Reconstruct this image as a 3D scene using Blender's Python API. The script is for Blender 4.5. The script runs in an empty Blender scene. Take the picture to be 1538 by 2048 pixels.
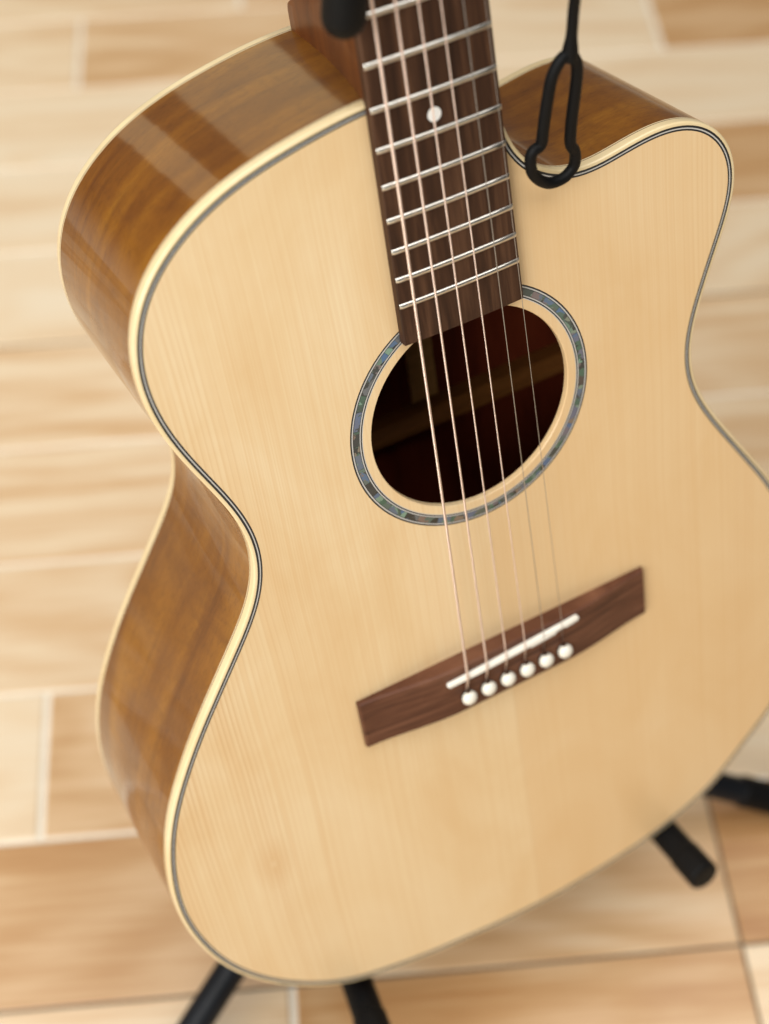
import bpy, bmesh, math, random
from mathutils import Matrix, Vector
random.seed(7)
sc = bpy.context.scene
col = sc.collection

# ------------------------------------------------------------------ camera
cd = bpy.data.cameras.new('camera')
cam = bpy.data.objects.new('camera', cd); col.objects.link(cam)
CR = ((0.996022, 0.078742, -0.041709), (-0.087936, 0.792992, -0.602852), (-0.014395, 0.604121, 0.796762))
M = Matrix(CR).to_4x4(); M.translation = (0.326658, -0.365877, 0.990267)
cam.matrix_world = M
cd.sensor_fit = 'VERTICAL'; cd.sensor_height = 24.0; cd.sensor_width = 18.0
cd.lens = 35.914
cd.clip_start = 0.02; cd.clip_end = 60
cd.dof.use_dof = True; cd.dof.focus_distance = 0.650; cd.dof.aperture_fstop = 2.9
cd.dof.aperture_blades = 0
sc.camera = cam

# ------------------------------------------------------------------ world and lamps
w = bpy.data.worlds.new('World'); sc.world = w; w.use_nodes = True
bg = w.node_tree.nodes['Background']
bg.inputs[0].default_value = (1.0, 0.97, 0.92, 1); bg.inputs[1].default_value = 0.10

def area(name, loc, target, sx, sy, power, colr):
    d = bpy.data.lights.new(name, 'AREA'); d.shape = 'RECTANGLE'; d.size = sx; d.size_y = sy
    d.energy = power; d.color = colr
    o = bpy.data.objects.new(name, d); col.objects.link(o); o.location = loc
    o.rotation_euler = (Vector(target) - Vector(loc)).to_track_quat('-Z', 'Y').to_euler()
    return o
# soft daylight from big windows behind and beside the camera, pale ceiling, two far lamps added for reflection bands on the rim
area('ceiling_light', (0.45, -0.05, 3.0), (0.45, 0.0, 0.0), 3.0, 2.4, 70, (1.0, 0.98, 0.95))
area('front_window_light', (-1.3, -2.3, 2.1), (0.35, 0.1, 0.5), 2.0, 1.9, 87, (1.0, 0.985, 0.955))
area('left_window_light', (-2.9, -0.9, 1.7), (0.3, 0.2, 0.3), 1.2, 1.5, 24, (1.0, 0.985, 0.96))
area('far_reflection_light', (-0.70, 4.00, 1.35), (0.30, 0.13, 0.61), 0.95, 1.9, 4.6, (1.0, 0.84, 0.50))
area('far_reflection_light', (-1.82, 3.50, 1.35), (0.28, 0.12, 0.60), 0.50, 1.9, 2.9, (1.0, 0.84, 0.50))

sc.view_settings.view_transform = 'Standard'; sc.view_settings.look = 'None'
sc.view_settings.exposure = 0.22; sc.view_settings.gamma = 1.0
sc.view_settings.use_curve_mapping = False
sc.render.engine = 'CYCLES'
sc.cycles.use_denoising = True
sc.cycles.max_bounces = 10

# ------------------------------------------------------------------ material helpers
class NT:
    def __init__(s, name):
        s.m = bpy.data.materials.new(name); s.m.use_nodes = True
        s.t = s.m.node_tree; s.b = s.t.nodes['Principled BSDF']
    def n(s, kind, **kw):
        x = s.t.nodes.new(kind)
        for k, v in kw.items():
            if k.startswith('i_'): 
                key = k[2:]; x.inputs[int(key) if key.isdigit() else key.replace('_', ' ')].default_value = v
            else: setattr(x, k, v)
        return x
    def l(s, a, b): s.t.links.new(a, b)
    def val(s, x, sock):
        if isinstance(x, (int, float)): sock.default_value = x
        else: s.l(x, sock)
    def math(s, op, a, b=0.0, clamp=False):
        x = s.t.nodes.new('ShaderNodeMath'); x.operation = op; x.use_clamp = clamp
        s.val(a, x.inputs[0]); s.val(b, x.inputs[1]); return x.outputs[0]
    def noise(s, vec, scale=1.0, detail=3.0, rough=0.5, dist=0.0):
        x = s.n('ShaderNodeTexNoise'); x.inputs['Scale'].default_value = scale
        x.inputs['Detail'].default_value = detail; x.inputs['Roughness'].default_value = rough
        x.inputs['Distortion'].default_value = dist; s.l(vec, x.inputs['Vector']); return x.outputs[0]
    def ramp(s, fac, stops):
        x = s.n('ShaderNodeValToRGB'); r = x.color_ramp
        while len(r.elements) < len(stops): r.elements.new(0.5)
        for e, (p, c) in zip(r.elements, stops):
            e.position = p; e.color = tuple(c) + (1,) if len(c) == 3 else c
        s.l(fac, x.inputs[0]); return x.outputs[0]
    def mix(s, fac, a, b, mode='MIX'):
        x = s.n('ShaderNodeMix', data_type='RGBA', blend_type=mode)
        s.val(fac, x.inputs[0])
        for v, i in ((a, 6), (b, 7)):
            if isinstance(v, tuple): x.inputs[i].default_value = v + (1,) if len(v) == 3 else v
            else: s.l(v, x.inputs[i])
        return x.outputs[2]
    def comb(s, x, y, z=0.0):
        c = s.n('ShaderNodeCombineXYZ')
        for v, i in ((x, 0), (y, 1), (z, 2)): s.val(v, c.inputs[i])
        return c.outputs[0]
    def sep(s, v):
        c = s.n('ShaderNodeSeparateXYZ'); s.l(v, c.inputs[0]); return c.outputs
    def coord(s, which='Object'):
        return s.n('ShaderNodeTexCoord').outputs[which]
    def bump(s, h, strength=0.2, dist=0.001):
        x = s.n('ShaderNodeBump'); x.inputs['Strength'].default_value = strength
        x.inputs['Distance'].default_value = dist; s.l(h, x.inputs['Height']); s.l(x.outputs[0], s.b.inputs['Normal'])
    def base(s, c):
        if isinstance(c, tuple): s.b.inputs['Base Color'].default_value = c + (1,)
        else: s.l(c, s.b.inputs['Base Color'])
    def set(s, **kw):
        for k, v in kw.items(): s.b.inputs[k.replace('_', ' ')].default_value = v

def plain(name, c, rough=0.5, metal=0.0, spec=0.5, var=0.06, vscale=60.0):
    t = NT(name); o = t.coord()
    n = t.noise(o, vscale, 4, 0.6)
    lo = tuple(x * (1 - var) for x in c); hi = tuple(min(1, x * (1 + var)) for x in c)
    t.base(t.ramp(n, [(0.3, lo), (0.7, hi)]))
    t.set(Roughness=rough, Metallic=metal, Specular_IOR_Level=spec)
    return t

# spruce soundboard: fine annual rings along the body, wider towards the bout edges
def mat_spruce():
    KX, KY = 0.1422, 0.1409
    t = NT('spruce'); o = t.coord(); x, y, z = t.sep(o)
    wob = t.noise(t.comb(t.math('MULTIPLY', x, 5.0), t.math('MULTIPLY', y, 4.0)), 1.0, 2)
    xs = t.math('SUBTRACT', x, 0.0015)
    xw = t.math('ADD', xs, t.math('MULTIPLY', t.math('SUBTRACT', wob, 0.5), 0.012))
    ax = t.math('ABSOLUTE', xw)
    u = t.math('ADD', t.math('MINIMUM', ax, 0.11), t.math('MULTIPLY', t.math('MAXIMUM', t.math('SUBTRACT', ax, 0.11), 0.0), 0.5))
    ul = t.math('MULTIPLY', u, 820.0)
    fine = t.noise(t.comb(ul, t.math('MULTIPLY', y, 2.0)), 1.0, 2, 0.5)
    wv = t.n('ShaderNodeTexWave', wave_type='BANDS', bands_direction='X', wave_profile='SAW')
    wv.inputs['Scale'].default_value = 0.30; wv.inputs['Distortion'].default_value = 2.2
    wv.inputs['Detail'].default_value = 2.0; wv.inputs['Detail Scale'].default_value = 0.35
    t.l(t.comb(ul, t.math('MULTIPLY', y, 1.0)), wv.inputs['Vector'])
    line = t.math('POWER', wv.outputs[1], 3.0)
    patch = t.noise(t.comb(t.math('MULTIPLY', x, 1.5), t.math('MULTIPLY', y, 0.8)), 9.0, 4, 0.6, 0.8)
    silk = t.noise(t.comb(t.math('MULTIPLY', x, 55.0), t.math('MULTIPLY', y, 14.0)), 1.0, 3, 0.6, 0.6)
    c = t.ramp(patch, [(0.30, (0.715, 0.505, 0.265)), (0.5, (0.765, 0.58, 0.335)), (0.70, (0.805, 0.645, 0.405))])
    c = t.mix(t.math('MULTIPLY', t.math('SUBTRACT', silk, 0.3, True), 0.30), c, (0.72, 0.475, 0.235))
    f1 = t.math('MULTIPLY', t.math('SUBTRACT', fine, 0.35, True), 1.05)
    c = t.mix(f1, c, (0.68, 0.43, 0.20))
    edge = t.math('MULTIPLY', t.math('SUBTRACT', ax, 0.085, True), 9.0, True)
    irr = t.noise(t.comb(t.math('MULTIPLY', ul, 0.12), t.math('MULTIPLY', y, 5.0)), 1.0, 2, 0.6)
    amt = t.math('MULTIPLY', t.math('ADD', 0.09, t.math('MULTIPLY', edge, 0.85)), t.math('MULTIPLY', t.math('SUBTRACT', irr, 0.25, True), 2.4))
    c = t.mix(t.math('MULTIPLY', line, amt), c, (0.54, 0.285, 0.11))
    half = t.math('GREATER_THAN', xs, 0.0)
    c = t.mix(t.math('MULTIPLY', half, 0.42), c, (0.68, 0.44, 0.21))
    # a small pin knot low on the left bout
    kd = t.math('SQRT', t.math('ADD', t.math('POWER', t.math('ADD', x, KX), 2.0), t.math('POWER', t.math('MULTIPLY', t.math('SUBTRACT', y, KY), 0.6), 2.0)))
    c = t.mix(t.math('MULTIPLY', t.math('SUBTRACT', 1.0, t.math('DIVIDE', kd, 0.013), True), 0.4, True), c, (0.60, 0.33, 0.12))
    c = t.mix(t.math('MULTIPLY', t.math('SUBTRACT', 1.0, t.math('DIVIDE', kd, 0.0022), True), 0.4, True), c, (0.84, 0.70, 0.46))
    seam = t.math('LESS_THAN', t.math('ABSOLUTE', xs), 0.00018)
    c = t.mix(t.math('MULTIPLY', seam, 0.35), c, (0.45, 0.25, 0.1))
    t.base(c)
    t.set(Roughness=0.33, Coat_Weight=0.25, Coat_Roughness=0.22, Specular_IOR_Level=0.35)
    t.bump(fine, 0.05, 0.0003)
    return t.m

# mahogany-like side wood, uses UV (u along the rim, v across) in metres
def mat_side(name, coord='UV', dark=1.0):
    t = NT(name); o = t.coord(coord); x, y, z = t.sep(o)
    v1 = t.comb(t.math('MULTIPLY', x, 9.0), t.math('MULTIPLY', y, 46.0), t.math('MULTIPLY', z, 46.0))
    broad = t.noise(v1, 1.0, 4, 0.58, 0.5)
    v2 = t.comb(t.math('MULTIPLY', x, 230.0), t.math('MULTIPLY', y, 900.0), t.math('MULTIPLY', z, 900.0))
    fleck = t.noise(v2, 1.0, 3, 0.65, 0.4)
    v3 = t.comb(t.math('MULTIPLY', x, 60.0), t.math('MULTIPLY', y, 26.0), t.math('MULTIPLY', z, 26.0))
    curl = t.noise(v3, 1.0, 3, 0.6, 0.8)
    v4 = t.comb(t.math('MULTIPLY', x, 5.0), t.math('MULTIPLY', y, 85.0), t.math('MULTIPLY', z, 85.0))
    vein = t.noise(v4, 1.0, 2, 0.5, 0.3)
    k = dark
    c = t.ramp(broad, [(0.28, (0.105 * k, 0.030 * k, 0.0024 * k)), (0.46, (0.170 * k, 0.057 * k, 0.0040 * k)), (0.60, (0.225 * k, 0.083 * k, 0.0056 * k)), (0.76, (0.285 * k, 0.118 * k, 0.009 * k))])
    c = t.mix(t.math('MULTIPLY', t.math('SUBTRACT', curl, 0.50, True), 2.0, True), c, (0.105 * k, 0.031 * k, 0.0035 * k))
    c = t.mix(t.math('MULTIPLY', t.math('SUBTRACT', vein, 0.60, True), 3.0, True), c, (0.062 * k, 0.017 * k, 0.0025 * k))
    c = t.mix(t.math('MULTIPLY', t.math('SUBTRACT', fleck, 0.50, True), 1.9, True), c, (0.045 * k, 0.014 * k, 0.003 * k))
    t.base(c)
    t.set(Roughness=0.45, Coat_Weight=1.0, Coat_Roughness=0.075, Coat_IOR=1.43, Specular_IOR_Level=0.1)
    wv = t.noise(t.comb(t.math('MULTIPLY', x, 30.0), t.math('MULTIPLY', y, 45.0), t.math('MULTIPLY', z, 45.0)), 1.0, 2, 0.5)
    bp = t.n('ShaderNodeBump'); bp.inputs['Strength'].default_value = 0.12; bp.inputs['Distance'].default_value = 0.001
    t.l(wv, bp.inputs['Height']); t.l(bp.outputs[0], t.b.inputs['Coat Normal'])
    return t.m

def mat_streak(name, cols, sx, sy, rough, coat=0.0, fl=0.4):
    t = NT(name); x, y, z = t.sep(t.coord())
    v = t.comb(t.math('MULTIPLY', x, sx), t.math('MULTIPLY', y, sy), t.math('MULTIPLY', z, sx))
    n = t.noise(v, 1.0, 5, 0.62, 0.5)
    v2 = t.comb(t.math('MULTIPLY', x, sx * 5), t.math('MULTIPLY', y, sy * 4), t.math('MULTIPLY', z, sx * 5))
    f = t.noise(v2, 1.0, 2, 0.5)
    c = t.ramp(n, [(0.28, cols[0]), (0.5, cols[1]), (0.75, cols[2])])
    c = t.mix(t.math('MULTIPLY', t.math('SUBTRACT', f, 0.5, True), 3.0 * fl, True), c, tuple(q * 0.45 for q in cols[0]))
    t.base(c); t.set(Roughness=rough, Coat_Weight=coat, Coat_Roughness=0.15, Specular_IOR_Level=0.25)
    t.bump(f, 0.12, 0.0003)
    return t.m

SPRUCE = mat_spruce()
SIDE = mat_side('side_wood')
NECKW = mat_streak('neck_wood', [(0.060, 0.013, 0.002), (0.115, 0.030, 0.004), (0.18, 0.055, 0.008)], 70, 9, 0.42, 0.12)
BACKW = mat_streak('back_wood', [(0.055, 0.008, 0.0025), (0.11, 0.017, 0.005), (0.16, 0.03, 0.009)], 40, 6, 0.55)
ROSEW = mat_streak('rosewood', [(0.017, 0.0064, 0.0028), (0.054, 0.0225, 0.0105), (0.128, 0.060, 0.030)], 170, 11, 0.55)
BRIDGEW = mat_streak('bridge_rosewood', [(0.040, 0.0135, 0.0075), (0.105, 0.039, 0.020), (0.20, 0.088, 0.048)], 14, 190, 0.42)
BRACEW = mat_streak('brace_wood', [(0.13, 0.046, 0.009), (0.17, 0.062, 0.012), (0.21, 0.08, 0.017)], 30, 300, 0.6)
SLABW = mat_streak('slab_wood', [(0.34, 0.17, 0.05), (0.42, 0.22, 0.07), (0.5, 0.27, 0.09)], 30, 300, 0.6)
def mat_binding():
    t = NT('maple_binding'); o = t.coord(); n = t.noise(o, 35, 4, 0.6); n2 = t.noise(o, 700, 2)
    c = t.ramp(n, [(0.3, (0.73, 0.57, 0.31)), (0.7, (0.79, 0.65, 0.40))])
    c = t.mix(t.math('MULTIPLY', n2, 0.15), c, (0.66, 0.42, 0.15))
    t.base(c); t.set(Roughness=0.35, Coat_Weight=0.7, Coat_Roughness=0.06); return t.m
BIND = mat_binding()
BLACKL = plain('black_line', (0.012, 0.012, 0.013), 0.3).m
WHITEL = plain('white_line', (0.52, 0.51, 0.48), 0.4).m
PALEL = plain('pale_line', (0.74, 0.60, 0.36), 0.4).m
BROWNL = plain('brown_line', (0.10, 0.045, 0.02), 0.4).m
BONE = plain('bone', (0.83, 0.80, 0.71), 0.35).m
PEARL = plain('pearl_dot', (0.85, 0.84, 0.80), 0.25).m
PINW = plain('pin_plastic', (0.80, 0.765, 0.66), 0.3).m
def mat_fret():
    t = NT('nickel_silver'); n = t.noise(t.coord(), 300, 3)
    t.base(t.ramp(n, [(0.3, (0.66, 0.63, 0.57)), (0.7, (0.80, 0.77, 0.70))])); t.set(Metallic=1.0, Roughness=0.28); return t.m
FRET = mat_fret()
def mat_string(name, c, wound):
    t = NT(name); x, y, z = t.sep(t.coord())
    n = t.noise(t.coord(), 90, 2)
    t.base(t.ramp(n, [(0.3, tuple(q * 0.9 for q in c)), (0.7, c)])); t.set(Metallic=0.85, Roughness=0.36)
    if wound:
        s = t.math('SINE', t.math('MULTIPLY', y, 6.2832 / 0.00042)); t.bump(s, 0.5, 0.00012)
    return t.m
BRONZE = mat_string('wound_bronze', (0.94, 0.75, 0.64), True)
STEEL = mat_string('plain_steel', (0.42, 0.38, 0.34), False)
def mat_abalone():
    t = NT('abalone'); o = t.coord(); info = t.n('ShaderNodeObjectInfo')
    d = t.noise(o, 160, 3, 0.6, 1.5)
    vo = t.n('ShaderNodeTexVoronoi'); vo.inputs['Scale'].default_value = 210
    vv = t.n('ShaderNodeVectorMath', operation='ADD'); t.l(o, vv.inputs[0])
    cmb = t.comb(t.math('MULTIPLY', d, 0.012), t.math('MULTIPLY', info.outputs['Random'], 3.0), 0.0)
    t.l(cmb, vv.inputs[1]); t.l(vv.outputs[0], vo.inputs['Vector'])
    r = t.sep(vo.outputs['Color'])[0]
    c = t.ramp(r, [(0.0, (0.008, 0.010, 0.010)), (0.22, (0.04, 0.045, 0.043)), (0.38, (0.045, 0.11, 0.07)), (0.52, (0.12, 0.125, 0.13)), (0.66, (0.06, 0.13, 0.25)), (0.8, (0.19, 0.12, 0.085)), (0.9, (0.17, 0.30, 0.22)), (1.0, (0.06, 0.045, 0.04))])
    t.base(c); t.set(Roughness=0.2, Coat_Weight=0.6, Coat_Roughness=0.08); return t.m
ABAL = mat_abalone()
def mat_black(name, c, rough, b=0.05):
    t = NT(name); n = t.noise(t.coord(), 500, 3, 0.6); m = t.noise(t.coord(), 30, 3)
    t.base(t.ramp(m, [(0.3, c), (0.7, tuple(q * 1.5 for q in c))])); t.set(Roughness=rough, Specular_IOR_Level=0.16); t.bump(n, b, 0.0004); return t.m
RUBBER = mat_black('black_rubber', (0.0022, 0.0022, 0.0024), 0.55)
PAINT = mat_black('black_paint', (0.008, 0.009, 0.011), 0.36, 0.02)

# printed wood-look ceramic; tone per plank comes from the object's colour
def mat_plank():
    t = NT('wood_look_tile'); o = t.coord(); info = t.n('ShaderNodeObjectInfo'); x, y, z = t.sep(o)
    rnd = t.math('MULTIPLY', info.outputs['Random'], 40.0)
    v = t.comb(t.math('MULTIPLY', x, 2.4), t.math('MULTIPLY', y, 38.0), rnd)
    n = t.noise(v, 1.0, 5, 0.6, 0.25)
    ring = t.math('SINE', t.math('MULTIPLY', t.math('ADD', t.noise(t.comb(t.math('MULTIPLY', x, 2.6), t.math('MULTIPLY', y, 9.0), rnd), 1.0, 1, 0.4, 0.3), t.math('MULTIPLY', y, 1.2)), 42.0))
    ring = t.math('ADD', t.math('MULTIPLY', ring, 0.5), 0.5)
    v2 = t.comb(t.math('MULTIPLY', x, 14.0), t.math('MULTIPLY', y, 240.0), rnd)
    fine = t.noise(v2, 1.0, 3, 0.6)
    tone = t.sep(info.outputs['Color'])[0]
    k = t.math('ADD', t.math('ADD', t.math('MULTIPLY', n, 0.44), 0.135), t.math('MULTIPLY', ring, 0.12))
    k = t.math('ADD', k, t.math('MULTIPLY', fine, 0.34))
    k = t.math('ADD', k, t.math('MULTIPLY', t.math('SUBTRACT', tone, 0.55), 0.85))
    c = t.ramp(k, [(0.15, (0.80, 0.70, 0.535)), (0.42, (0.765, 0.60, 0.40)), (0.62, (0.65, 0.435, 0.24)), (0.82, (0.51, 0.29, 0.125)), (1.0, (0.40, 0.19, 0.065))])
    t.base(c)
    t.set(Roughness=0.34, Coat_Weight=0.25, Coat_Roughness=0.2, Specular_IOR_Level=0.45)
    t.bump(fine, 0.03, 0.0005)
    return t.m
PLANK = mat_plank()
GROUT = plain('white_grout', (0.82, 0.75, 0.62), 0.75, var=0.05).m
DARKG = plain('grey_grout', (0.13, 0.10, 0.072), 0.85, var=0.15).m

# ------------------------------------------------------------------ mesh helpers
def link(name, verts, faces, mat, parent=None, smooth=False, uvs=None, autosm=None):
    me = bpy.data.meshes.new(name); me.from_pydata(verts, [], faces)
    bm = bmesh.new(); bm.from_mesh(me)
    bmesh.ops.recalc_face_normals(bm, faces=bm.faces)
    bm.to_mesh(me); bm.free()
    if uvs:
        ul = me.uv_layers.new(name='UVMap')
        for lp in me.loops: ul.data[lp.index].uv = uvs[lp.vertex_index]
    if smooth:
        for p in me.polygons: p.use_smooth = True
        if autosm:
            me.set_sharp_from_angle(angle=math.radians(autosm))
    me.materials.append(mat)
    o = bpy.data.objects.new(name, me); col.objects.link(o)
    if parent: o.parent = parent
    return o

def empty(name, mw):
    o = bpy.data.objects.new(name, None); col.objects.link(o); o.matrix_world = mw
    o.empty_display_size = 0.05
    return o

def frame_tube(pts, radii, seg=12, closed=False, cap=True):
    pts = [Vector(p) for p in pts]; n = len(pts)
    if isinstance(radii, (int, float)): radii = [radii] * n
    V = []; F = []
    prev = None
    for i in range(n):
        a = pts[(i - 1) % n] if (closed or i > 0) else pts[i]
        b = pts[(i + 1) % n] if (closed or i < n - 1) else pts[i]
        tg = (b - a).normalized()
        if prev is None:
            ref = Vector((0, 0, 1)) if abs(tg.z) < 0.9 else Vector((1, 0, 0))
            nx = tg.cross(ref).normalized()
        else:
            nx = (prev - tg * prev.dot(tg)).normalized()
        prev = nx; ny = tg.cross(nx)
        for k in range(seg):
            an = 2 * math.pi * k / seg
            V.append(pts[i] + (nx * math.cos(an) + ny * math.sin(an)) * radii[i])
    m = n if closed else n - 1
    for i in range(m):
        for k in range(seg):
            a = i * seg + k; b = i * seg + (k + 1) % seg
            c = ((i + 1) % n) * seg + (k + 1) % seg; d = ((i + 1) % n) * seg + k
            F.append((a, b, c, d))
    if cap and not closed:
        F.append(tuple(range(seg))); F.append(tuple((n - 1) * seg + k for k in range(seg)))
    return [tuple(v) for v in V], F

def spline(pts, sub, closed=False):
    P = [Vector(p) for p in pts]; n = len(P); out = []
    rng = n if closed else n - 1
    for i in range(rng):
        p0 = P[(i - 1) % n] if (closed or i > 0) else P[i] * 2 - P[i + 1]
        p1 = P[i]; p2 = P[(i + 1) % n]
        p3 = P[(i + 2) % n] if (closed or i + 2 < n) else p2 * 2 - p1
        for k in range(sub):
            t = k / sub
            out.append(0.5 * ((2 * p1) + (p2 - p0) * t + (2 * p0 - 5 * p1 + 4 * p2 - p3) * t * t + (3 * p1 - p0 - 3 * p2 + p3) * t ** 3))
    if not closed: out.append(P[-1])
    return out

def capsule(a, b, r, seg=24, ends=(1, 1), er=None, flat=0.0):
    """rounded bar from a to b; ends: 1 dome, 0 open; er = length of rounding"""
    a = Vector(a); b = Vector(b); d = (b - a).normalized(); er = er or r
    pts = []; rad = []
    st = 8
    if ends[0]:
        for k in range(st):
            t = k / st * math.pi / 2
            pts.append(a + d * (er - er * math.cos(t))); rad.append(max(r * flat + r * (1 - flat) * math.sin(t), 1e-5))
    pts.append(a + d * (er if ends[0] else 0)); rad.append(r)
    pts.append(b - d * (er if ends[1] else 0)); rad.append(r)
    if ends[1]:
        for k in range(1, st + 1):
            t = k / st * math.pi / 2
            pts.append(b - d * er + d * er * math.sin(t)); rad.append(max(r * flat + r * (1 - flat) * math.cos(t), 1e-5))
    return frame_tube(pts, rad, seg)

# ------------------------------------------------------------------ floor
PW = 0.12           # printed plank width
floor = link('floor', [(-9, -9, -0.0012), (9, -9, -0.0012), (9, 9, -0.0012), (-9, 9, -0.0012)], [(0, 1, 2, 3)], GROUT)
floor['kind'] = 'structure'
TONE = {}
TX0 = 4.864
def plank_mesh(lx, ly, cache={}):
    key = (round(lx, 4), round(ly, 4))
    if key in cache: return cache[key]
    b = 0.0009; V = []
    for (ins, z) in ((0, -0.0014), (0, -b * 0.7), (b, 0.0)):
        for sx, sy in ((-1, -1), (1, -1), (1, 1), (-1, 1)):
            V.append((sx * (lx / 2 - ins), sy * (ly / 2 - ins), z))
    F = [(8, 9, 10, 11)]
    for r in range(2):
        for k in range(4): F.append((r * 4 + k, r * 4 + (k + 1) % 4, r * 4 + 4 + (k + 1) % 4, r * 4 + 4 + k))
    me = bpy.data.meshes.new('plank'); me.from_pydata(V, [], F); me.materials.append(PLANK)
    cache[key] = me
    return me
# hand-read tones of the planks in view, near rows deepened for light falloff: (row, index of left joint rounded to 0.1) -> tone (0 pale .. 1 brown)
def tone_for(row, xc):
    T = {
        -1: [(2.36, 0.46), (4.86, 0.80), (9, 0.42)],
        0: [(2.4, 0.76), (4.86, 0.60), (9, 0.92)],
        1: [(0.94, 0.38), (3.6, 0.66), (4.86, 0.45), (7.4, 0.35)],
        2: [(2.4, 0.50), (4.9, 0.5), (9, 0.4)],
        3: [(3.6, 0.47), (9, 0.5)],
        4: [(2.4, 0.50), (9, 0.52)],
        5: [(2.4, 0.30), (4.9, 0.4), (9, 0.38)],
        6: [(3.5, 0.34), (4.9, 0.4), (9, 0.72)],
        7: [(2.4, 0.32), (9, 0.36)],
        8: [(0.94, 0.42), (3.6, 0.62), (6.02, 0.38), (9, 0.74)],
        9: [(2.36, 0.45), (4.8, 0.62), (7.4, 0.5), (9, 0.6)],
        10: [(2.4, 0.55), (9, 0.6)],
    }
    if row in T and -1.0 < xc < 9:
        for lim, tn in T[row]:
            if xc < lim: return tn
    return random.uniform(0.35, 0.68)
ghw = 0.0025; ghy = 0.0017; ghd = 0.0010
def tile_x0(row, tile):                                    # the second course of tiles is laid a quarter tile over
    return TX0 + 5 * (tile - 1) - (1.264 if row // 5 == 1 else 0)
for row in range(-7, 19):
    r5 = row % 5
    for tile in range(-2, 4):
        x0 = tile_x0(row, tile)
        cuts = {0: [2.5], 1: [1.08, 3.6], 2: [2.5], 3: [2.6], 4: [2.5]}[r5]
        if row // 5 == 1: cuts = {0: [], 1: [], 2: [], 3: [2.33 if tile < 1 else 2.42], 4: [3.76]}[r5]
        ed = [0] + cuts + [5]
        for a, b in zip(ed[:-1], ed[1:]):
            ga = ghd if a == 0 else ghw; gb = ghd if b == 5 else ghw
            gy0 = ghd if r5 == 0 else ghy; gy1 = ghd if r5 == 4 else ghy
            xa = (x0 + a) * PW + ga; xb = (x0 + b) * PW - gb
            ya = row * PW + gy0; yb = (row + 1) * PW - gy1
            o = bpy.data.objects.new('plank', plank_mesh(xb - xa, yb - ya)); col.objects.link(o)
            o.location = ((xa + xb) / 2, (ya + yb) / 2, 0); o.parent = floor
            tn = tone_for(row, (x0 + (a + b) / 2))
            o.color = (tn, tn, tn, 1)
def strip_box(xa, xb, ya, yb, z0, z1):
    V = [(xa, ya, z0), (xb, ya, z0), (xb, yb, z0), (xa, yb, z0), (xa, ya, z1), (xb, ya, z1), (xb, yb, z1), (xa, yb, z1)]
    return V, [(0, 1, 2, 3), (4, 5, 6, 7), (0, 1, 5, 4), (1, 2, 6, 5), (2, 3, 7, 6), (3, 0, 4, 7)]
xl = (TX0 - 15) * PW; xr = (TX0 + 10) * PW
for k in range(-1, 4):
    y = k * 5 * PW
    link('tile_joint', *strip_box(xl, xr, y - ghd, y + ghd, -0.0013, -0.0007), DARKG, floor)
for m in range(-1, 4):
    for tile in range(-1, 4):
        x = tile_x0(m * 5, tile) * PW
        ya = max(-7, m * 5) * PW; yb = min(19, m * 5 + 5) * PW
        link('tile_joint', *strip_box(x - ghd, x + ghd, ya + ghd + 0.0001, yb - ghd - 0.0001, -0.0013, -0.0007), DARKG, floor)

# ------------------------------------------------------------------ guitar
# local frame: x right across the body, y up the neck (v = distance below the nut in mm), z out of the soundboard
V0 = 866.0
GR = Matrix(((0.917914, -0.109191, 0.381459), (0.396779, 0.252271, -0.882568), (0.000138, 0.961476, 0.274887))).to_4x4()
GR.translation = (0.435572, -0.017606, 0.138387)
guitar = empty('acoustic_guitar', GR)
guitar['label'] = 'acoustic guitar with pale spruce top, cutaway and glossy brown sides leaning on the black stand'
guitar['category'] = 'guitar'
def G(x, v, z): return (x / 1000.0, (V0 - v) / 1000.0, z / 1000.0)

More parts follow.
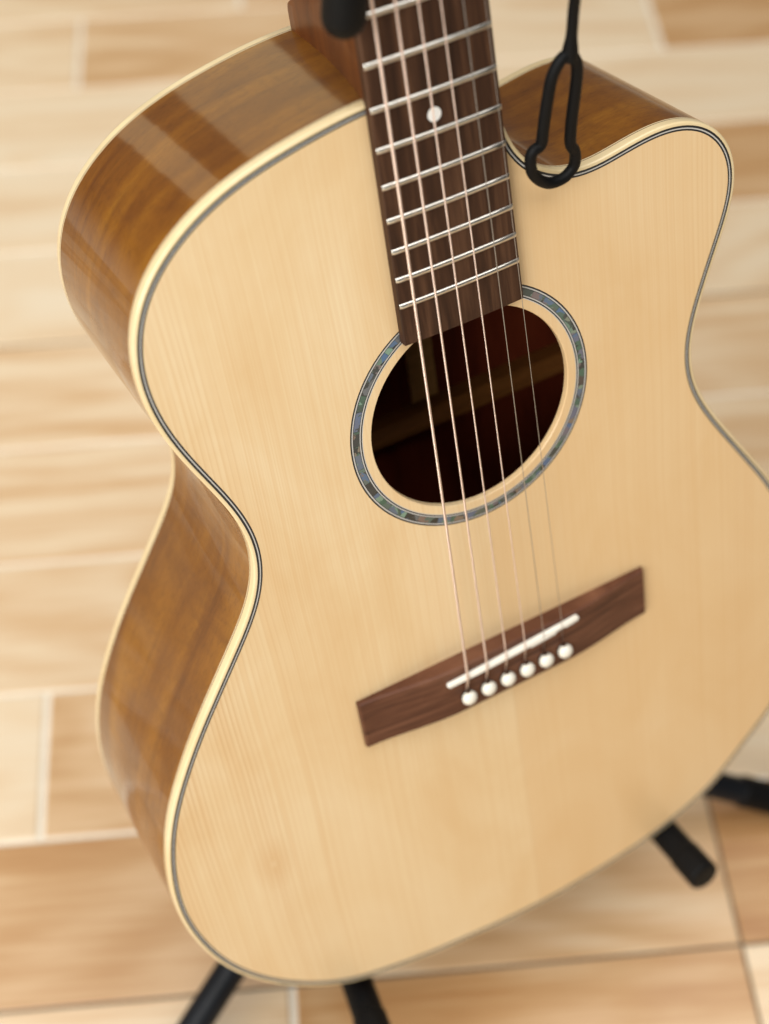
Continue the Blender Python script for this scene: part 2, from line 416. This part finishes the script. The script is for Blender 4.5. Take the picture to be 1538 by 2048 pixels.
OUT = [(26.0,357.5),(14.2,357.3),(2.3,357.2),(-9.5,357.3),(-21.4,357.5),(-33.2,358.4),(-44.9,360.0),(-56.6,362.1),(-68.2,364.5),(-79.6,367.5),(-90.8,371.4),(-101.5,376.5),(-111.5,382.8),(-120.6,390.4),(-128.3,399.3),(-134.2,409.6),(-137.9,420.8),(-139.6,432.5),(-139.3,444.3),(-137.4,456.0),(-134.2,467.4),(-130.1,478.5),(-125.5,489.4),(-120.8,500.3),(-116.6,511.3),(-113.5,522.8),(-112.3,534.5),(-113.5,546.3),(-117.1,557.6),(-122.7,568.0),(-129.3,577.8),(-136.2,587.4),(-143.1,597.1),(-150.0,606.7),(-156.8,616.4),(-163.3,626.3),(-169.4,636.5),(-175.2,646.8),(-180.5,657.3),(-185.1,668.3),(-188.7,679.5),(-191.5,691.1),(-193.4,702.7),(-194.6,714.5),(-194.8,726.4),(-193.8,738.2),(-191.8,749.8),(-189.0,761.3),(-185.4,772.6),(-180.7,783.5),(-175.1,793.9),(-168.5,803.7),(-161.1,813.0),(-153.0,821.6),(-144.1,829.5),(-134.8,836.7),(-124.8,843.0),(-113.9,847.6),(-102.5,850.8),(-91.0,853.8),(-79.5,856.5),(-67.8,858.6),(-56.1,860.4),(-44.4,862.0),(-32.6,863.4),(-20.8,864.6),(-9.0,865.4),(2.8,865.9),(14.6,865.9),(26.5,865.2),(38.3,864.3),(50.1,863.2),(61.8,861.8),(73.5,860.0),(85.1,857.5),(96.3,853.8),(107.4,849.6),(118.2,844.7),(128.0,838.1),(136.9,830.3),(145.6,822.2),(154.2,814.2),(162.8,806.0),(171.1,797.5),(178.1,788.0),(183.7,777.6),(188.2,766.6),(191.6,755.3),(193.8,743.6),(194.8,731.9),(194.5,720.0),(193.3,708.2),(191.1,696.6),(188.1,685.2),(184.3,673.9),(179.9,663.0),(175.0,652.2),(169.9,641.5),(164.9,630.8),(159.2,620.4),(152.9,610.3),(146.7,600.3),(140.5,590.2),(134.3,580.1),(128.3,569.9),(122.8,559.4),(118.4,548.4),(116.1,536.8),(116.4,525.0),(119.0,513.5),(123.0,502.4),(127.5,491.4),(132.1,480.5),(136.8,469.6),(140.8,458.5),(142.6,446.8),(140.8,435.2),(135.1,424.8),(126.4,417.0),(115.4,412.5),(103.7,411.4),(91.9,412.6),(80.3,414.8),(68.6,416.7),(56.9,415.6),(46.1,410.8),(37.3,402.9),(31.8,392.5),(28.8,381.0),(27.2,369.3)]
def dense_outline():
    P = [Vector((a, b, 0)) for a, b in OUT] + [Vector((26.0, 357.5, 0))]
    D = spline(P, 4)
    # light smoothing keeps the rim reflections fluid; the hidden corner under the neck stays put
    for _ in range(14):
        D = [D[0]] + [D[i] * 0.5 + (D[i - 1] + D[i + 1]) * 0.25 for i in range(1, len(D) - 1)] + [D[-1]]
    return D[:-1]
RIM = dense_outline(); NR = len(RIM)
def rim_normals():
    N = []
    for i in range(NR):
        t = RIM[(i + 1) % NR] - RIM[i - 1]; t.normalize()
        N.append(Vector((-t.y, t.x, 0)))   # (x, v) with v downwards: outward
    return N
RN = rim_normals()
# orientation check: outward must point left at the leftmost point
li = min(range(NR), key=lambda i: RIM[i].x)
if RN[li].x > 0: RN = [-n for n in RN]
def depth(v): return 95.0 + (v - 357.0) * 22.0 / 509.0
def ring(off, zf):
    out = []
    for p, n in zip(RIM, RN):
        q = p - n * off
        out.append(G(q.x, q.y, zf(p.y) if callable(zf) else zf))
    return out
ARC = [0.0]
for i in range(1, NR): ARC.append(ARC[-1] + (RIM[i] - RIM[i - 1]).length / 1000)

def sweep(name, prof, mat, parent, sharp=35, uv=False):
    """prof: list of (inward offset, z or z(v)); open strip round the rim"""
    V = []; F = []; U = []
    for j, (off, zf) in enumerate(prof):
        rg = ring(off, zf)
        V += rg
        U += [(ARC[i], rg[i][2]) for i in range(NR)]
    for j in range(len(prof) - 1):
        for i in range(NR):
            a = j * NR + i; b = j * NR + (i + 1) % NR
            F.append((a, b, b + NR, a + NR))
    return link(name, V, F, mat, parent, True, U if uv else None, sharp)

sweep('binding', [(1.68, -2.5), (1.68, 0), (0.85, 0), (0.35, -0.2), (0.08, -0.6), (0, -1.2), (0, -4.3)], BIND, guitar, 60)
sweep('purfling', [(2.68, -0.6), (2.68, 0.0), (1.68, 0.0)], BLACKL, guitar)
sweep('purfling', [(3.2, -0.6), (3.2, 0.0), (2.68, 0.0)], WHITEL, guitar)
sweep('purfling', [(4.0, -0.6), (4.0, 0.0), (3.2, 0.0)], BLACKL, guitar)
sweep('side_line', [(0.0, -4.3), (0.0, -4.8)], BROWNL, guitar)
sweep('side_line', [(0.0, -4.8), (0.0, -5.4)], PALEL, guitar)
bz = lambda k: (lambda v: -depth(v) + k)
sweep('side', [(0.0, -5.4)] + [(0.0, (lambda f: (lambda v: -5.4 + (-depth(v) + 6.0 + 5.4) * f))(f)) for f in (0.25, 0.5, 0.75, 1.0)] + [(2.6, bz(6.0)), (2.6, -3.0)], SIDE, guitar, 50, True)
sweep('side_line', [(0.0, bz(6.0)), (0.0, bz(5.4))], PALEL, guitar)
sweep('side_line', [(0.0, bz(5.4)), (0.0, bz(4.9))], BROWNL, guitar)
sweep('binding', [(0.0, bz(4.9)), (0.0, bz(1.3)), (0.12, bz(0.6)), (0.5, bz(0.15)), (1.0, bz(0.0)), (2.6, bz(0.0)), (2.6, bz(4.9))], BIND, guitar, 60)

HV = 509.8
def circle(r, z, n=96): return [G(r * math.cos(2 * math.pi * k / n), HV + r * math.sin(2 * math.pi * k / n), z) for k in range(n)]
def flat_fill(loops):
    bm = bmesh.new(); edges = []
    for lp in loops:
        vs = [bm.verts.new(p) for p in lp]
        for i in range(len(vs)): edges.append(bm.edges.new((vs[i], vs[(i + 1) % len(vs)])))
    bmesh.ops.triangle_fill(bm, use_beauty=True, use_dissolve=False, edges=edges)
    bm.verts.index_update()
    V = [tuple(v.co) for v in bm.verts]; F = [tuple(v.index for v in f.verts) for f in bm.faces]
    bm.free(); return V, F
def merge(parts):
    V = []; F = []
    for v, f in parts:
        o = len(V); V += v; F += [tuple(i + o for i in q) for q in f]
    return V, F
def annulus(r0, r1, z, n=96):
    V = circle(r0, z, n) + circle(r1, z, n)
    return V, [(k, (k + 1) % n, n + (k + 1) % n, n + k) for k in range(n)]
def tubewall(r, z0, z1, n=96, r2=None):
    V = circle(r, z0, n) + circle(r2 or r, z1, n)
    return V, [(k, (k + 1) % n, n + (k + 1) % n, n + k) for k in range(n)]
HR = 49.4
soundboard = link('soundboard', *merge([
    flat_fill([ring(4.0, 0.0), circle(59.7, 0.0)]),
    annulus(HR + 0.35, 53.7, 0.0),
    tubewall(HR + 0.35, 0.0, -0.35, r2=HR), tubewall(HR, -0.35, -2.9),
    flat_fill([ring(2.0, -2.9), circle(HR, -2.9)])]), SPRUCE, guitar)
for r0, r1, m in ((58.95, 59.7, BLACKL), (58.4, 58.95, WHITEL), (58.1, 58.4, BLACKL), (55.15, 55.35, BLACKL), (54.65, 55.15, WHITEL), (54.05, 54.65, BLACKL), (53.7, 54.05, WHITEL)):
    link('rosette_ring', *annulus(r0, r1, 0.0), m, soundboard)
a = 0.0; k = 0
while a < 359.0:
    da = random.uniform(6.5, 12.5)
    if 360 - a - da < 6: da = 360 - a
    V = []; n = 4; sk0 = random.uniform(-0.8, 0.8)
    for j in range(n + 1):
        an = math.radians(a + 0.06 + (da - 0.12) * j / n)
        for r in (55.37, 58.08): V.append(G(r * math.cos(an), HV + r * math.sin(an), 0.0))
    link('abalone_inlay', V, [(2 * j, 2 * j + 1, 2 * j + 3, 2 * j + 2) for j in range(n)], ABAL, soundboard)
    a += da
link('rosette_bed', *annulus(55.35, 58.1, -0.08), BLACKL, soundboard)

back = link('back', *merge([flat_fill([ring(2.6, bz(0.05))]), flat_fill([ring(2.7, bz(3.0))])]), BACKW, guitar)
def boxg(x0, x1, v0, v1, z0, z1, zt=None):
    V = [G(x, v, z) for z in (z0, z1) for (x, v) in ((x0, v0), (x1, v0), (x1, v1), (x0, v1))]
    return V, [(0, 1, 2, 3), (4, 5, 6, 7), (0, 1, 5, 4), (1, 2, 6, 5), (2, 3, 7, 6), (3, 0, 4, 7)]
def brace(x0, x1, v0, v1, h):
    vm = (v0 + v1) / 2; zb = -depth(vm) + 2.9
    prof = [(v0, zb), (v0, zb + h * 0.6), (vm - 1.5, zb + h), (vm + 1.5, zb + h), (v1, zb + h * 0.6), (v1, zb)]
    V = [G(x, v, z) for x in (x0, x1) for v, z in prof]; n = 6
    return V, [(k, (k + 1) % n, n + (k + 1) % n, n + k) for k in range(n)] + [tuple(range(n)), tuple(range(n, 2 * n))]
link('brace', *brace(-118, 118, 569, 579, 17), BRACEW, back)
link('brace', *brace(-130, 130, 456, 466, 17), BRACEW, back)
link('brace', *brace(-168, 168, 670, 682, 15), BRACEW, back)
def strip(x0, x1, v0, v1):
    V = [G(x, v, -depth(v) + h) for h in (2.95, 5.2) for (x, v) in ((x0, v0), (x1, v0), (x1, v1), (x0, v1))]
    return V, [(0, 1, 2, 3), (4, 5, 6, 7), (0, 1, 5, 4), (1, 2, 6, 5), (2, 3, 7, 6), (3, 0, 4, 7)]
link('pale_back_slab', *strip(14, 29, 468, 568), SLABW, back)  # thin paler slab inside the back, right of the centre line

# neck and heel: loft of rounded sections
def neck_mesh():
    key = [(-2, 19.5), (40, 20), (120, 21), (200, 22), (270, 23.5), (295, 26), (310, 31), (322, 41), (331, 55), (337.5, 71), (341.5, 84), (344.5, 91.5), (348, 94.4), (357.6, 94.8)]
    st = [(p.x, min(p.y, 94.8)) for p in spline([(a, b, 0) for a, b in key], 5)]
    V = []; n = 41
    for v, d in st:
        hw = fb_w(v) / 2 - 0.25
        bw = max(0.0, min(1.0, (d - 26) / 60.0)); bw = bw * bw * (3 - 2 * bw)      # 0 = C-shaped neck, 1 = heel
        for k in range(n):
            t = -1 + 2 * k / (n - 1)
            an = t * math.pi / 2; sg = 1 if t > 0 else -1
            cx = hw * math.sin(an); cz = -d * (max(0.0, math.cos(an)) ** 0.75)
            s = abs(t)
            if s > 0.30:                                   # concave cheeks
                q = (1 - s) / 0.70
                hz = -d * 0.94 * q; hx = (hw - (hw - 17.0) * (1 - (1 - q) ** 1.9)) * sg
            else:                                          # rounded heel cap
                q = s / 0.30
                hz = -d * (1 - 0.06 * q ** 4); hx = 17.0 * q * sg
            V.append(G(cx * (1 - bw) + hx * bw, v, cz * (1 - bw) + hz * bw))
    F = []
    for i in range(len(st) - 1):
        for k in range(n - 1):
            F.append((i * n + k, i * n + k + 1, (i + 1) * n + k + 1, (i + 1) * n + k))
        F.append((i * n + n - 1, i * n, (i + 1) * n, (i + 1) * n + n - 1))
    F.append(tuple(range(n))); m = (len(st) - 1) * n; F.append(tuple(range(m, m + n)))
    return V, F
def fret_v(n): return 648.0 * (1 - 2 ** (-n / 12.0))
def fb_w(v): return 54.86 + (56.87 - 54.86) * (v - 359.35) / (443.9 - 359.35)
neck = link('neck', *neck_mesh(), NECKW, guitar, True, None, 50)
def headstock():
    P = [(-22, -2), (-24, -25), (-37, -40), (-39, -185), (0, -192), (39, -185), (37, -40), (24, -25), (22, -2)]
    V = []
    for z in (2.0, -13.0):
        for x, v in P: V.append(G(x, v, z - (-v) * 0.21))
    n = len(P)
    return V, [tuple(range(n)), tuple(range(n, 2 * n))] + [(k, (k + 1) % n, n + (k + 1) % n, n + k) for k in range(n)]
hs = link('headstock', *headstock(), NECKW, neck)
link('nut', *boxg(-22.6, 22.6, -2.6, 1.4, 0.3, 6.3), BONE, neck)

FZ = 4.5
def camber(x, hw): return FZ + 0.75 * (1 - (x / hw) ** 2)
def fretboard_mesh():
    vs = [1.5, 100, 200, 300, 400, 462.5]; xs = [-1, -0.985, -0.75, -0.5, -0.25, 0, 0.25, 0.5, 0.75, 0.985, 1]
    V = []; n = len(xs)
    for v in vs:
        hw = fb_w(v) / 2
        for x in xs:
            z = camber(x * hw, hw) - (0.35 if abs(x) == 1 else 0)
            V.append(G(x * hw, v, z))
    for v in vs:
        hw = fb_w(v) / 2
        for x in xs: V.append(G(x * hw, v, 0.06))
    F = []; B = len(vs) * n
    for i in range(len(vs) - 1):
        for k in range(n - 1):
            F.append((i * n + k, i * n + k + 1, (i + 1) * n + k + 1, (i + 1) * n + k))
            F.append((B + i * n + k, B + i * n + k + 1, B + (i + 1) * n + k + 1, B + (i + 1) * n + k))
        F.append((i * n, (i + 1) * n, B + (i + 1) * n, B + i * n))
        F.append((i * n + n - 1, (i + 1) * n + n - 1, B + (i + 1) * n + n - 1, B + i * n + n - 1))
    e = (len(vs) - 1) * n
    for k in range(n - 1):
        F.append((k, k + 1, B + k + 1, B + k)); F.append((e + k, e + k + 1, B + e + k + 1, B + e + k))
    return V, F
board = link('fretboard', *fretboard_mesh(), ROSEW, guitar)
def fret_mesh(v):
    hw = fb_w(v) / 2 - 0.15; V = []; m = 7; xs = [-1, -0.965, -0.7, -0.35, 0, 0.35, 0.7, 0.965, 1]
    for x in xs:
        for k in range(m):
            an = math.pi * k / (m - 1)
            h = 0.95 * math.sin(an) ** 0.8 if 0 < k < m - 1 else 0.0
            if abs(x) == 1: h *= 0.25
            V.append(G(x * hw, v - 1.2 * math.cos(an), camber(x * hw, hw) - 0.1 + h + (0.12 if k in (0, m - 1) else 0) * 0))
    F = []
    for i in range(len(xs) - 1):
        for k in range(m - 1): F.append((i * m + k, i * m + k + 1, (i + 1) * m + k + 1, (i + 1) * m + k))
    F.append(tuple(range(m))); e = (len(xs) - 1) * m; F.append(tuple(range(e, e + m)))
    return V, F
for n in range(1, 21):
    link('fret', *fret_mesh(fret_v(n)), FRET, board, True, None, 45)
def dot_mesh(x, v, r=2.95):
    V = [G(x + r * math.cos(2 * math.pi * k / 28), v + r * math.sin(2 * math.pi * k / 28), FZ + 0.78) for k in range(28)]
    V += [(p[0], p[1], p[2] - 0.0006) for p in V]
    return V, [tuple(range(28))] + [(k, (k + 1) % 28, 28 + (k + 1) % 28, 28 + k) for k in range(28)]
for n in (3, 5, 7, 9, 15):
    link('fret_marker', *dot_mesh(-1.8 if n == 15 else 0.0, (fret_v(n - 1) + fret_v(n)) / 2 + (1.2 if n == 15 else 0)), PEARL, board)

# bridge
def bridge_h(x):
    t = min(1.0, abs(x) / 80.0)
    t = max(0.0, (t - 0.36) / 0.64)
    return 3.3 + 5.9 * (0.5 + 0.5 * math.cos(math.pi * t)) ** 0.8
def bridge_mesh():
    xs = [-81.9, -81.2] + [-78 + 4 * k for k in range(40)] + [81.2, 81.9]
    v0, v1 = 645.1, 675.4; c = 1.0
    V = []
    for x in xs:
        h = bridge_h(x); e = c if abs(x) > 81.5 else 0
        prof = [(v0 + 0 * e, 0.05), (v0, h - c - e), (v0 + c + e, h - e), (v1 - c - e, h - e), (v1, h - c - e), (v1, 0.05)]
        for v, z in prof: V.append(G(x, v, z))
    n = 6; F = []
    for i in range(len(xs) - 1):
        for k in range(n): F.append((i * n + k, i * n + (k + 1) % n, (i + 1) * n + (k + 1) % n, (i + 1) * n + k))
    F.append(tuple(range(n))); e = (len(xs) - 1) * n; F.append(tuple(range(e, e + n)))
    return V, F
bridge = link('bridge', *bridge_mesh(), BRIDGEW, guitar, True, None, 30)
def saddle_mesh():
    def vc(x): return 650.3 - x * (4.9 / 74.9)
    up = []; lo = []
    k = 0
    for x, a, b in [(-37.6, 0.5, 0.5), (-36.8, 1.25, 1.25), (-20, 1.35, 1.35), (0, 1.35, 1.35), (8.6, 1.35, 1.35), (9.2, 1.3, 2.2), (23.2, 1.3, 2.2), (24.2, 1.35, 1.2), (28.8, 1.35, 1.15), (29.6, 1.3, 1.9), (36.6, 1.2, 1.7), (37.5, 0.5, 0.5)]:
        up.append((x, vc(x) - a)); lo.append((x, vc(x) + b))
    P = up + lo[::-1]; n = len(P); ctr = vc(0)
    def zt(x): return 12.0 - 1.0 * (x / 37.5) ** 2
    V = [G(x, v, 8.0) for x, v in P] + [G(x, v, zt(x) - 0.5) for x, v in P]
    # slightly crowned top
    V += [G(x, v + (0.35 if i < len(up) else -0.35), zt(x)) for i, (x, v) in enumerate(P)]
    F = []
    for r in range(2):
        for k in range(n): F.append((r * n + k, r * n + (k + 1) % n, (r + 1) * n + (k + 1) % n, (r + 1) * n + k))
    m = len(up)
    for k in range(m - 1): F.append((2 * n + k, 2 * n + k + 1, 2 * n + n - 2 - k, 2 * n + n - 1 - k))
    return V, F
link('saddle', *saddle_mesh(), BONE, bridge, True, None, 35)
PX = [(i - 2.5) * 11.1 for i in range(6)]; PV = 665.0
def pin_mesh(x, v):
    prof = [(2.5, 8.2), (2.5, 9.5), (2.75, 9.9), (3.6, 10.3), (3.95, 11.2), (3.9, 12.1), (3.4, 13.1), (2.5, 13.8), (1.2, 14.2), (0.02, 14.3)]
    n = 20; V = []
    for r, z in prof:
        for k in range(n): V.append(G(x + r * math.cos(2 * math.pi * k / n), v + r * math.sin(2 * math.pi * k / n), z))
    F = [tuple(range(n))]
    for i in range(len(prof) - 1):
        for k in range(n): F.append((i * n + k, i * n + (k + 1) % n, (i + 1) * n + (k + 1) % n, (i + 1) * n + k))
    return V, F
for x in PX:
    n = 24; V = [G(x + r * math.cos(2 * math.pi * k / n), PV + r * math.sin(2 * math.pi * k / n), 9.24) for r in (2.4, 3.7) for k in range(n)]
    link('pin_hole_shade', V, [(k, (k + 1) % n, n + (k + 1) % n, n + k) for k in range(n)], BLACKL, bridge)  # black countersink ring, also paints in contact shade under the pin head
for i, x in enumerate(PX):
    o = link('bridge_pin', *pin_mesh(x, PV), PINW, bridge, True, None, 60)
    o.data.materials.append(BROWNL)
    for p in o.data.polygons:
        dx = p.center.x * 1000 - x; dv = (V0 - p.center.y * 1000) - PV; r = math.hypot(dx, dv); zz = p.center.z * 1000
        if r > 2.0 and dv < 0 and abs(dx) < 0.75 and zz < 12.2: p.material_index = 1

# strings
DIA = [1.35, 1.07, 0.82, 0.64, 0.42, 0.32]
for i in range(6):
    xs_ = (i - 2.5) * 10.93; vs_ = 649.2 + (2.5 - i) * 0.55 + (0.6 if i < 3 else 0)
    xn = (i - 2.5) * 7.15 + 0.4
    r = DIA[i] / 2
    path = [G(xn, -1, 6.4 + r), G(xs_, vs_ - 0.6, 12.0 - (xs_ / 37.5) ** 2 + r), G(xs_ + (PX[i] - xs_) * 0.1, vs_ + 1.0, 11.7 - (xs_ / 37.5) ** 2 + r), G(PX[i], PV - 3.0, 9.1)]
    dn = 45 + 42 * (2 - i if i < 3 else i - 3); xp = -25 if i < 3 else 25; zs_ = 2.0 - dn * 0.21
    post = link('tuning_post', *frame_tube([G(xp, -dn, zs_ - 2), G(xp, -dn, zs_ + 9), G(xp, -dn, zs_ + 10)], [0.0031, 0.0031, 0.0026], 16), FRET, neck, True, None, 40)
    path = [G(xp + (3 if i < 3 else -3), -dn, zs_ + 5)] + path
    link('string', *frame_tube(path, r / 1000, 8), BRONZE if i < 4 else STEEL, guitar, True)

# ------------------------------------------------------------------ stand (same tilted frame as the guitar)
stand = empty('guitar_stand', Matrix.Translation((0.366, 0.120, 0.0)))
stand['label'] = 'black tubular guitar stand with rubber neck yoke, hanging retaining strap and tripod legs'
stand['category'] = 'guitar stand'
SI = stand.matrix_world.inverted()
def SW(p): return tuple(SI @ Vector(p))                    # world -> stand
def SG(x, v, z): return SW(GR @ Vector(G(x, v, z)))         # guitar frame (mm) -> stand
hub = Vector((0.366, 0.120, 0.140))
def leg_obj(foot):
    foot = Vector(foot); d = (foot - hub).normalized()
    a = hub + d * 0.018; k = foot - d * 0.045
    lg = link('leg', *frame_tube([SW(a), SW(k)], 0.0098, 24), PAINT, stand, True, None, 40)
    V, F = capsule(SW(k - d * 0.012), SW(foot), 0.0112, 24, (1, 1), 0.004, 0.6)
    link('rubber_foot', V, F, RUBBER, lg, True, None, 50)
leg_obj((0.6475, 0.089, 0.0118))
leg_obj((0.178, -0.086, 0.0118))
leg_obj((0.255, 0.378, 0.0118))
# column parallel to the guitar's back
hp = GR.inverted() @ hub; hx = hp.x * 1000; hz = hp.z * 1000; hv = V0 - hp.y * 1000
link('column', *frame_tube([SG(hx, hv + 22, hz), SG(10, 322, -117)], 0.0095, 22), PAINT, stand, True, None, 40)
link('hub', *frame_tube([SG(hx, hv + 26, hz), SG(hx, hv + 24, hz), SG(hx, hv - 24, hz), SG(hx, hv - 26, hz)], [0.013, 0.016, 0.016, 0.013], 24), PAINT, stand, True, None, 40)
# lower cradle
CV = 868.0
cross = [SG(-114 + 0.17 * 118, CV, -128), SG(hx, CV, hz), SG(92, CV, -128)]
link('cradle_bar', *frame_tube(spline(cross, 8), 0.0070, 18), PAINT, stand, True, None, 40)
for x, a, zc, ze in ((-114, -0.17, 11, 33), (92, 0.0, 16, 35)):
    ax = lambda z: SG(x + a * (z + 10), CV, z)
    arm = link('cradle_arm', *frame_tube([ax(-128), ax(zc - 1)], 0.0090, 24), RUBBER, stand, True, None, 40)
    V, F = capsule(ax(zc - 3), ax(ze), 0.0097, 24, (1, 1), 0.0022, 0.7)
    link('end_cap', V, F, RUBBER, arm, True, None, 60)
# neck yoke: arms rise in front of the neck's sides and end in rounded rubber
yv = 315
yoke = link('yoke', *frame_tube(spline([SG(-30, 258, -52), SG(8, 256, -60), SG(40, 258, -52)], 8), 0.0065, 18), PAINT, stand, True, None, 40)
link('yoke_stem', *frame_tube(spline([SG(10, 330, -117.5), SG(9, 300, -108), SG(8, 270, -80), SG(8, 256.5, -58)], 6), 0.0075, 18), PAINT, stand, True, None, 40)
for sg, pth in ((-1, [(-38, 315, 20), (-37, 305, 22), (-36.5, 292, 22), (-36.5, 278, 14), (-37, 268, -5), (-36, 262, -30), (-28, 258, -54)]), (1, [(45, 318, 34), (44, 305, 31), (43, 292, 27), (43, 278, 17), (43, 268, -4), (42, 262, -30), (36, 258, -54)])):
    P = spline([SG(*q) for q in pth], 8); d = (P[0] - P[1]).normalized(); r = 0.0081
    head = [P[0] + d * (r * math.cos(k / 8 * math.pi / 2)) for k in range(8)]; hr = [max(1e-5, r * math.sin(k / 8 * math.pi / 2)) for k in range(8)]
    link('yoke_arm', *frame_tube(head + P, hr + [r] * len(P), 28), RUBBER, stand, True, None, 60)
# retaining strap hanging from the right yoke arm
LP = [(47.8, 354.7, 24.4), (44.5, 355.6, 24.1), (42.1, 358.9, 23.2), (40.3, 364.3, 21.6), (39.1, 377.4, 17.9), (38.6, 387.3, 15.1), (38.5, 391.0, 14.0), (37.4, 392.9, 13.5), (34.9, 393.8, 13.2), (33.8, 397.7, 12.1), (35.8, 405.6, 9.8), (42.7, 412.6, 7.8), (50.2, 413.4, 7.6), (54.8, 409.7, 8.7), (55.5, 405.3, 9.9), (54.7, 401.3, 11.0), (52.8, 398.2, 12.0), (52.1, 395.3, 12.8), (51.9, 391.8, 13.8), (51.8, 384.3, 15.9), (52.1, 371.2, 19.7), (51.9, 362.8, 22.1), (50.5, 358.2, 23.4)]
loop = spline([SG(*p) for p in LP], 6, True)
V1, F1 = frame_tube(loop, 0.0024, 14, True)
stemp = spline([SG(46.5, 322, 38), SG(47.4, 332, 31.4), SG(47.8, 345, 27.2), SG(47.9, 357, 23.8)], 5)
V2, F2 = frame_tube(stemp, [0.0022] * 11 + [0.0023, 0.0026, 0.0030, 0.0032, 0.0032], 14)
link('retaining_strap', *merge([(V1, F1), (V2, F2)]), RUBBER, stand, True, None, 60)
V, F = frame_tube([SG(44.2, 308, 31.8), SG(44.3, 309, 32), SG(44.7, 315, 33.4), SG(44.8, 316, 33.6)], [0.0086, 0.0100, 0.0100, 0.0086], 24)
link('strap_collar', V, F, RUBBER, stand, True, None, 40)
